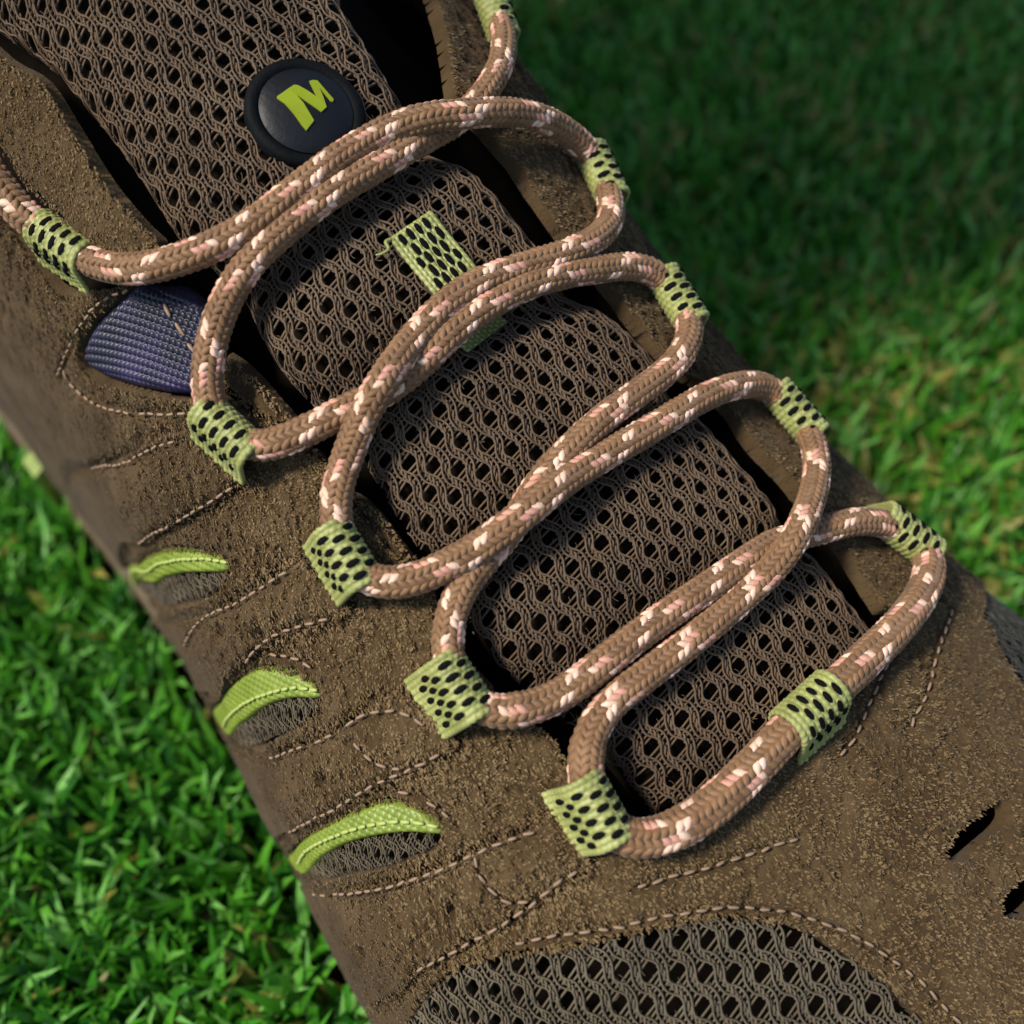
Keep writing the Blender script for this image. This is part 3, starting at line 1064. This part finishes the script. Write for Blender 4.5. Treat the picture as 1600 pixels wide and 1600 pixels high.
def ribbon(name, C, Wd, N, width, label, drange, ribs=11):
    """webbing strip: centre points C, across direction Wd, outward normal N along its length"""
    Ln = np.r_[0, np.cumsum(np.linalg.norm(np.diff(C, axis=0), axis=1))]
    nl = int(Ln[-1]/.17)+2
    l = np.linspace(0, Ln[-1], nl)
    f = lambda X: np.stack([np.interp(l, Ln, X[:, k]) for k in range(3)], -1)
    C2, W2, N2 = f(C), f(Wd), f(N)
    W2 /= np.linalg.norm(W2, axis=1)[:, None]
    N2 /= np.linalg.norm(N2, axis=1)[:, None]
    nb = ribs*5+1
    b = np.linspace(-.5, .5, nb)
    rb = (b+.5)*ribs
    rib = np.abs(np.sin(math.pi*rb))**.6
    odd = np.floor(rb) % 2
    bead = .25+.75*np.abs(np.sin(math.pi*(l[:, None]/1.0 + .5*odd[None, :])))**.6
    h = .28*rib[None, :]*bead
    edgew = 1 + .012*np.sin(2*math.pi*l/1.0)
    V = C2[:, None, :] + W2[:, None, :]*(b[None, :, None]*width*edgew[:, None, None]) + N2[:, None, :]*h[..., None]
    Vb = C2[:, None, :] + W2[:, None, :]*(b[None, :, None]*width*edgew[:, None, None]) - N2[:, None, :]*.35
    i, j = np.meshgrid(np.arange(nl-1), np.arange(nb-1), indexing='ij')
    a = (i*nb+j).ravel()
    F = np.stack([a, a+nb, a+nb+1, a+1], -1)
    off = nl*nb
    # back: coarse strip plus rims
    ii = np.arange(nl-1)*nb
    rim = np.vstack([np.stack([ii, off+ii, off+ii+nb, ii+nb], -1), np.stack([ii+nb-1, ii+2*nb-1, off+ii+2*nb-1, off+ii+nb-1], -1)])
    back = np.stack([off+ii, off+ii+nb-1, off+ii+2*nb-1, off+ii+nb], -1)
    Vall = np.vstack([V.reshape(-1, 3), Vb.reshape(-1, 3)])
    Fall = np.vstack([F, rim, back])
    used = np.unique(Fall)
    mp = np.full(len(Vall), -1)
    mp[used] = np.arange(len(used))
    o = mk(name, Vall[used], mp[Fall], M['webbing'], shoe)
    if label:
        o['label'] = label
    # black floats in staggered rows
    d0, d1 = drange
    r = 0
    x = d0
    while x < d1:
        k = int(np.argmin(np.abs(l-x)))
        k = min(max(k, 1), nl-2)
        tg = C2[k+1]-C2[k-1]
        for q in range(4):
            bb = -.30 + .19*q + (.095 if r % 2 else 0) - .02
            if abs(bb) > .37:
                continue
            p = C2[k] + W2[k]*bb*width + N2[k]*.2
            place(BEAD, 'black_stitch', p, tg, N2[k], (2.0*random.uniform(.9, 1.1), .95, .5), o)
        x += 1.9
        r += 1
    return o


def frame_at(p):
    i = int(np.argmin(((path[:, :3]-p)**2).sum(1)))
    return i


def lace_loop(cpx, hc, tpx, out_px=None, side=0, width=10.0, label=None, oh=2.0):
    us = hit([cpx], hc)
    p0 = surf(us[:, 0], us[:, 1], np.array([hc]))[0]
    i = frame_at(p0)
    c = path[i, :3]
    r = path[i, 3]
    u, s, _ = inv(c[None])
    _, n, tu, tsv = surf(u, s, np.zeros(1), True)
    n, tu, tsv = n[0], tu[0], tsv[0]
    T = tan[max(0, i-8):i+9].mean(0)
    T /= np.linalg.norm(T)
    if out_px is not None:
        ous = hit([out_px], oh)
        e = surf(ous[:, 0], ous[:, 1], np.array([oh]))[0] - c
    else:
        e = (tsv*side*6.5 - n*3.0)
    e = e - T*(e@T)
    ny = n - T*(n@T)
    ny /= np.linalg.norm(ny)
    ex = e - ny*(e@ny)
    ex /= np.linalg.norm(ex)
    Ex, Ey = e@ex, e@ny
    Rr = r+.5
    # carry on under the panel
    dE = math.hypot(Ex, Ey)
    if dE < Rr*1.25:
        Ex, Ey = Ex*Rr*1.3/dE, Ey*Rr*1.3/dE
        dE = Rr*1.3
    phi = math.atan2(Ey, Ex)
    be = math.acos(Rr/dE)
    a0 = phi+be
    P2 = [(Ex + .9*math.cos(phi), Ey + .9*math.sin(phi) - .3)]
    tp = (Rr*math.cos(a0), Rr*math.sin(a0))
    for t in np.linspace(0, 1, 6)[:-1]:
        sag = .0
        P2.append((Ex+(tp[0]-Ex)*t, Ey+(tp[1]-Ey)*t+sag))
    for a in np.linspace(a0, a0+math.pi+.3, 22):
        P2.append((Rr*math.cos(a), Rr*math.sin(a)))
    P2 = np.array(P2)
    C = c + P2[:, :1]*ex + P2[:, 1:]*ny
    tg = np.gradient(P2, axis=0)
    N2 = np.stack([tg[:, 1], -tg[:, 0]], -1)
    flip = 1.0
    # outward: away from lace centre on the arc
    if (N2[-5]*P2[-5]).sum() < 0:
        flip = -1.0
    N = flip*(N2[:, :1]*ex + N2[:, 1:]*ny)
    Wd = np.repeat(T[None], len(C), 0)
    Ltot = np.linalg.norm(np.diff(C, axis=0), axis=1).sum()
    return ribbon('lace_loop', C, Wd, N, width, label, (3.2, Ltot-3.2))


lace_loop((100, 380), 4.2, None, out_px=(77, 413), width=9.8, oh=4.2)
lace_loop((357, 676), 4.2, None, out_px=(331, 706), oh=3.2)
lace_loop((541, 868), 4.2, None, out_px=(510, 905), oh=2.4, width=9.4)
lace_loop((718, 1074), 4.2, None, out_px=(675, 1117), width=9.4)
lace_loop((934, 1266), 4.4, None, out_px=(893, 1306), width=9.4)
lace_loop((774, 18), 4, None, side=1, width=9.5)
lace_loop((941, 274), 3.8, None, side=1, width=9.5)
lace_loop((1060, 466), 3.8, None, side=1, width=9.5)
lace_loop((1240, 644), 4, None, side=1, width=9.8)
lace_loop((1418, 836), 4.2, None, side=1, width=10.5)
lace_loop((1266, 1108), 4.2, None, out_px=(1305, 1135), width=9.6)


# lace keeper on the tongue
kc = hit([(606, 374), (672, 329), (735, 548), (800, 494)], .8)
nk = 40
f = np.linspace(0, 1, nk)
a_ = (kc[0]+kc[1])/2
b_ = (kc[2]+kc[3])/2
cen = a_ + (b_-a_)*f[:, None]
hk = tongue_h(cen) + .9 + .8*np.exp(-((f-.6)/.25)**2)
hk[0] -= .5
Ck, Nk, _, _ = surf(cen[:, 0], cen[:, 1], hk, True)
w0 = surf(kc[1:2, 0], kc[1:2, 1], np.zeros(1))[0]-surf(kc[0:1, 0], kc[0:1, 1], np.zeros(1))[0]
Wk = np.repeat(w0[None]/np.linalg.norm(w0), nk, 0)
Wk = Wk - Nk*(Wk*Nk).sum(1)[:, None]
Lk = np.linalg.norm(np.diff(Ck, axis=0), axis=1).sum()
ribbon('lace_keeper', Ck, Wk, Nk, np.linalg.norm(w0), 'flat lime keeper strap under the laces on the tongue', (1.6, Lk-1.2), ribs=12)

keeper = [o for o in shoe.children if o.name == 'lace_keeper'][0]
tq = pxline([(612, 372), (603, 378), (607, 389), (597, 396), (588, 397)], 1.6, 5)
tp_ = surf(tq[:, 0], tq[:, 1], tongue_h(tq) + .9 + .5*np.sin(np.linspace(0, 3, len(tq))))
V = []
F = []
for i, p in enumerate(tp_):
    d_ = tp_[min(i+1, len(tp_)-1)] - tp_[max(i-1, 0)]
    d_ /= np.linalg.norm(d_)
    a_1 = np.cross(d_, FW)
    a_1 /= np.linalg.norm(a_1)
    a_2 = np.cross(d_, a_1)
    for q in range(6):
        V.append(p + .32*(1-.6*i/len(tp_))*(a_1*math.cos(q*math.pi/3) + a_2*math.sin(q*math.pi/3)))
    if i:
        for q in range(6):
            F.append(((i-1)*6+q, (i-1)*6+(q+1) % 6, i*6+(q+1) % 6, i*6+q))
mk('loose_thread', V, F, M['webbing'], keeper)

# ------------------------------------------------------------------ badge on the tongue
bus = hit([(479, 172)], 1.5)
bp, bn, btu, bts = [x[0] for x in surf(bus[:, 0], bus[:, 1], np.array([.6]), True)]
# in-plane axes that follow the photograph's right / up
bx = RT - bn*(RT@bn)
bx /= np.linalg.norm(bx)
by = np.cross(bn, bx)


def on_badge(px):
    """photograph pixels -> badge plane coordinates"""
    d = FW + RT*(px[0]-800)/FPX + UP*(800-px[1])/FPX
    t = ((bp + bn*2.2 - CAM)@bn)/(d@bn)
    q = CAM + d*t - bp
    return q@bx, q@by


dome = 5.35
prof = [(7.9, -1.2), (7.9, .2), (7.5, .75), (6.9, .9), (6.3, .75), (6.0, .35), (5.7, .3), (5.5, .5)]
ns = 64


def lathe(name, prof, mat, parent=shoe, cap=False):
    V = []
    F = []
    for r, z in prof:
        for a in range(ns):
            t = 2*math.pi*a/ns
            V.append(bp + bx*r*math.cos(t)*1.02 + by*r*math.sin(t)*.98 + bn*z)
    for k in range(len(prof)-1):
        for a in range(ns):
            F.append((k*ns+a, k*ns+(a+1) % ns, (k+1)*ns+(a+1) % ns, (k+1)*ns+a))
    if cap:
        F.append(tuple(range((len(prof)-1)*ns, len(prof)*ns)))
    return mk(name, V, F, mat, parent)


badge = lathe('badge', [(r, .3 + 1.5*math.sqrt(max(0, 1-(r/6.4)**2))) for r in np.linspace(6.1, .15, 22)], M['badge'], cap=True)
badge['label'] = 'glossy black round badge with a lime letter M'
lathe('badge_rim', prof, M['rim'], badge)
Mp = [(426, 460), (560, 370), (640, 318), (690, 325), (800, 390), (925, 478), (880, 380), (832, 268), (880, 252), (935, 256), (1010, 350), (1136, 495), (1128, 530), (1100, 525),
      (960, 355), (1005, 470), (1048, 600), (980, 664), (870, 590), (672, 452), (760, 560), (890, 772), (795, 888), (740, 830), (640, 690), (530, 560), (435, 488)]
Mp = [on_badge((380 + x/8.0, 90 + y/8.0)) for x, y in Mp]


def dome_z(x, y):
    r = math.hypot(x, y)
    return .3 + 1.5*math.sqrt(max(0.02, 1-(r/6.4)**2))


V = []
n = len(Mp)
for x, y in Mp:
    V.append(bp + bx*x + by*y + bn*(dome_z(x, y)+.22))
for x, y in Mp:
    V.append(bp + bx*x + by*y + bn*(dome_z(x, y)-.3))
from mathutils.geometry import tessellate_polygon
tris = tessellate_polygon([[Vector((x, y, 0)) for x, y in Mp]])
F = [tuple(t) for t in tris]
F += [(i, i+n, (i+1) % n+n, (i+1) % n) for i in range(n)]
mk('badge_letter', V, F, M['letter'], badge, smooth=False)


# ------------------------------------------------------------------ suede nap: short fibres
def nap(polys, dens, h, holes=(), ln=(.4, .8), fnn=None):
    out = []
    for poly in polys:
        lo, hi = poly.min(0), poly.max(0)
        n0 = int(dens*np.prod(hi-lo))
        P = rng.uniform(lo, hi, (n0, 2))
        r = surf(P[:, 0], P[:, 1], 0*P[:, 0]) - CAM
        d = r@FW
        px = 800 + r[:, 0]/d*FPX
        py = 800 - (r@UP)/d*FPX
        P = P[(px > -110) & (px < 1710) & (py > -110) & (py < 1710)]
        m = inside(P, poly)
        for q in holes:
            m &= ~inside(P, q)
        P = P[m]
        _, n, _, _ = surf(P[:, 0], P[:, 1], 0*P[:, 0], True)
        vd = CAM - surf(P[:, 0], P[:, 1], 0*P[:, 0])
        vd /= np.linalg.norm(vd, axis=1)[:, None]
        out.append(P[(n*vd).sum(1) > -.15])
    P = np.vstack(out)
    hh = h + (fnn or band_fn)(P)
    p, n, tu, ts_ = surf(P[:, 0], P[:, 1], hh-.06, True)
    k = len(p)
    fl = (fbm(P[:, 0]*.12, P[:, 1]*.12, 2)-.4)*5
    a = .5 + fl*.5 + rng.normal(0, .6, k)
    dirv = np.cos(a)[:, None]*tu + np.sin(a)[:, None]*ts_ + n*(rng.uniform(.1, .8, k)*(.4+.6*smoothstep((P[:, 1]+92)/38)))[:, None]
    dirv /= np.linalg.norm(dirv, axis=1)[:, None]
    sd_ = np.cross(dirv, n)
    sd_ /= np.linalg.norm(sd_, axis=1)[:, None]
    L_ = (rng.uniform(*ln, k)*(.55+.45*smoothstep((P[:, 1]+92)/38)))[:, None]
    W_ = rng.uniform(.06, .15, k)[:, None]
    bend = -n*rng.uniform(.0, .35, k)[:, None]*L_
    v0 = p - sd_*W_
    v1 = p + sd_*W_
    mid = p + dirv*L_*.55
    v2 = mid + sd_*W_*.9
    v3 = mid - sd_*W_*.9
    v4 = p + dirv*L_ + bend
    V = np.stack([v0, v1, v2, v3, v4], 1).reshape(-1, 3)
    b = np.arange(k)*5
    F = np.vstack([np.stack([b, b+1, b+2], -1), np.stack([b, b+2, b+3], -1), np.stack([b+3, b+2, b+4], -1)])
    tint = np.repeat(rng.random(k), 5)
    return V, F, tint


def nap_obj(polys, dens, h, parent, holes=(), fnn=None):
    V, F, t = nap(polys, dens, h, holes, fnn=fnn)
    mk('nap', V, F, M['nap'], parent, kind='stuff', attr=t)


nap_obj([left_poly], 13, .8, left_q, [*openings, *bands_us])
nap_obj([right_poly], 12, 1.0, right_q, [toe_us, side_poly, *slot_big])
bands = [o for o in shoe.children if o.name.startswith('suede_band')]
for o, b in zip(bands, bands_us):
    nap_obj([b], 13, 2.0, o, fnn=bulge(b))
for g_o, g_p in gus:
    nap_obj([g_p], 9, -.6, g_o)
nap_obj([flap_us], 11, 4.6, flap_o, fnn=lambda P: band_fn(P)*.55)

# ------------------------------------------------------------------ unseen trouser leg, added beyond the frame to shade the far lawn
def leg():
    V = []
    F = []
    n = 40
    lv = []
    for i, z in enumerate(np.linspace(168, 620, 24)):
        lv.append((z, 90 + .02*(z-176) + 2.2*math.sin(i*1.9), -168 - .03*(z-176)))
    for z, r, uc in lv:
        for i in range(n):
            t = 2*math.pi*i/n
            rr = r*(1+.05*math.sin(3*t+z*.05))
            u = uc + rr*1.05*math.cos(t)
            wv = rr*.95*math.sin(t)
            V.append((A2[0]*u+B2[0]*wv, A2[1]*u+B2[1]*wv, z))
    for k in range(len(lv)-1):
        for i in range(n):
            F.append((k*n+i, k*n+(i+1) % n, (k+1)*n+(i+1) % n, (k+1)*n+i))
    base_ = np.array([A2[0]*-150, A2[1]*-150, 168.0])
    o = mk('lawn_shade_leg', V, F, M['shade_leg'], None, loc=base_)
    o['label'] = 'unseen trouser leg added above the shoe collar to shade the far lawn'
    o['category'] = 'trousers'
    return o


leg()

# ------------------------------------------------------------------ grass
def grass():
    def scatter(n, lo, hi):
        pts = rng.uniform(lo, hi, (n, 2))
        u = pts@A2
        wv = pts@B2
        under = (u > -235) & (u < 180) & (wv > -interp(u, KW_, KL)-2.5) & (wv < interp(u, KW_, KR)+2.5)
        r = np.concatenate([pts, np.full((n, 1), 6.0)], 1) - CAM
        d = r@FW
        px = 800 + r[:, 0]/d*FPX
        py = 800 - (r@UP)/d*FPX
        seen = (px > -160) & (px < 1760) & (py > -160) & (py < 1800)
        return pts[~under], seen[~under]
    p1, s1 = scatter(330000, [-240, -190], [330, 440])
    p2, s2 = scatter(16000, [-360, -280], [460, 600])
    pts = np.vstack([p1[s1][:58000], p2[~s2]])
    k = len(pts)
    dry = rng.random(k) < .34*(.12 + .88*smoothstep((pts[:, 0]+60)/130))*(.1 + 1.8*fbm(pts[:, 0]*.03, pts[:, 1]*.03, 2)**1.3)
    ln = rng.uniform(7, 21, k)*(0.75+.5*fbm(pts[:, 0]*.03, pts[:, 1]*.03, 2))
    lean = rng.uniform(.15, 1.15, k)
    lean[dry] = rng.uniform(.7, 1.5, dry.sum())
    az = rng.uniform(0, 2*math.pi, k)
    wd = rng.uniform(.55, 1.25, k)
    tint = np.where(dry, rng.uniform(.86, 1, k), np.clip(rng.normal(.44, .27, k), 0, .83))
    wd[dry] *= 1.6
    seg = 3
    d = np.stack([np.cos(az), np.sin(az), 0*az], -1)
    side = np.stack([-np.sin(az), np.cos(az), 0*az], -1)
    tw = rng.uniform(-.7, .7, k)
    p = np.concatenate([pts, np.full((k, 1), -.5)], 1)
    V = np.zeros((k, seg*2+1, 3))
    a = lean*.25
    z = np.array([0, 0, 1.0])
    for i in range(seg+1):
        if i == seg:
            V[:, seg*2] = p
        else:
            wi = wd*(1.0 if i < 2 else (.75 if i == 2 else .6))
            rot = side*np.cos(tw*i/seg)[:, None] + (d*0 + z)*np.sin(tw*i/seg)[:, None]*.6
            V[:, 2*i] = p - rot*wi[:, None]
            V[:, 2*i+1] = p + rot*wi[:, None]
        st = ln/seg
        p = p + (d*np.sin(a)[:, None] + z*np.cos(a)[:, None])*st[:, None]
        p[:, 2] = np.maximum(p[:, 2], .8)
        a = a + lean*.45
    b = np.arange(k)*(seg*2+1)
    F = []
    for i in range(seg-1):
        F.append(np.stack([b+2*i, b+2*i+1, b+2*i+3], -1))
        F.append(np.stack([b+2*i, b+2*i+3, b+2*i+2], -1))
    F.append(np.stack([b+2*seg-2, b+2*seg-1, b+2*seg], -1))
    o = mk('grass', V.reshape(-1, 3), np.vstack(F), M['grass'], None, kind='stuff', attr=np.repeat(tint, seg*2+1))
    o['label'] = 'short green lawn grass with a few dry blades around the shoe'
    o['category'] = 'grass'


grass()

for o in scene.objects:
    if '_u' in o:
        del o['_u']
tri = 0
for o in scene.objects:
    if o.type == 'MESH':
        tri += len(o.data.loops) - 2*len(o.data.polygons)
print('TRIS', tri, 'OBJS', len(scene.objects))
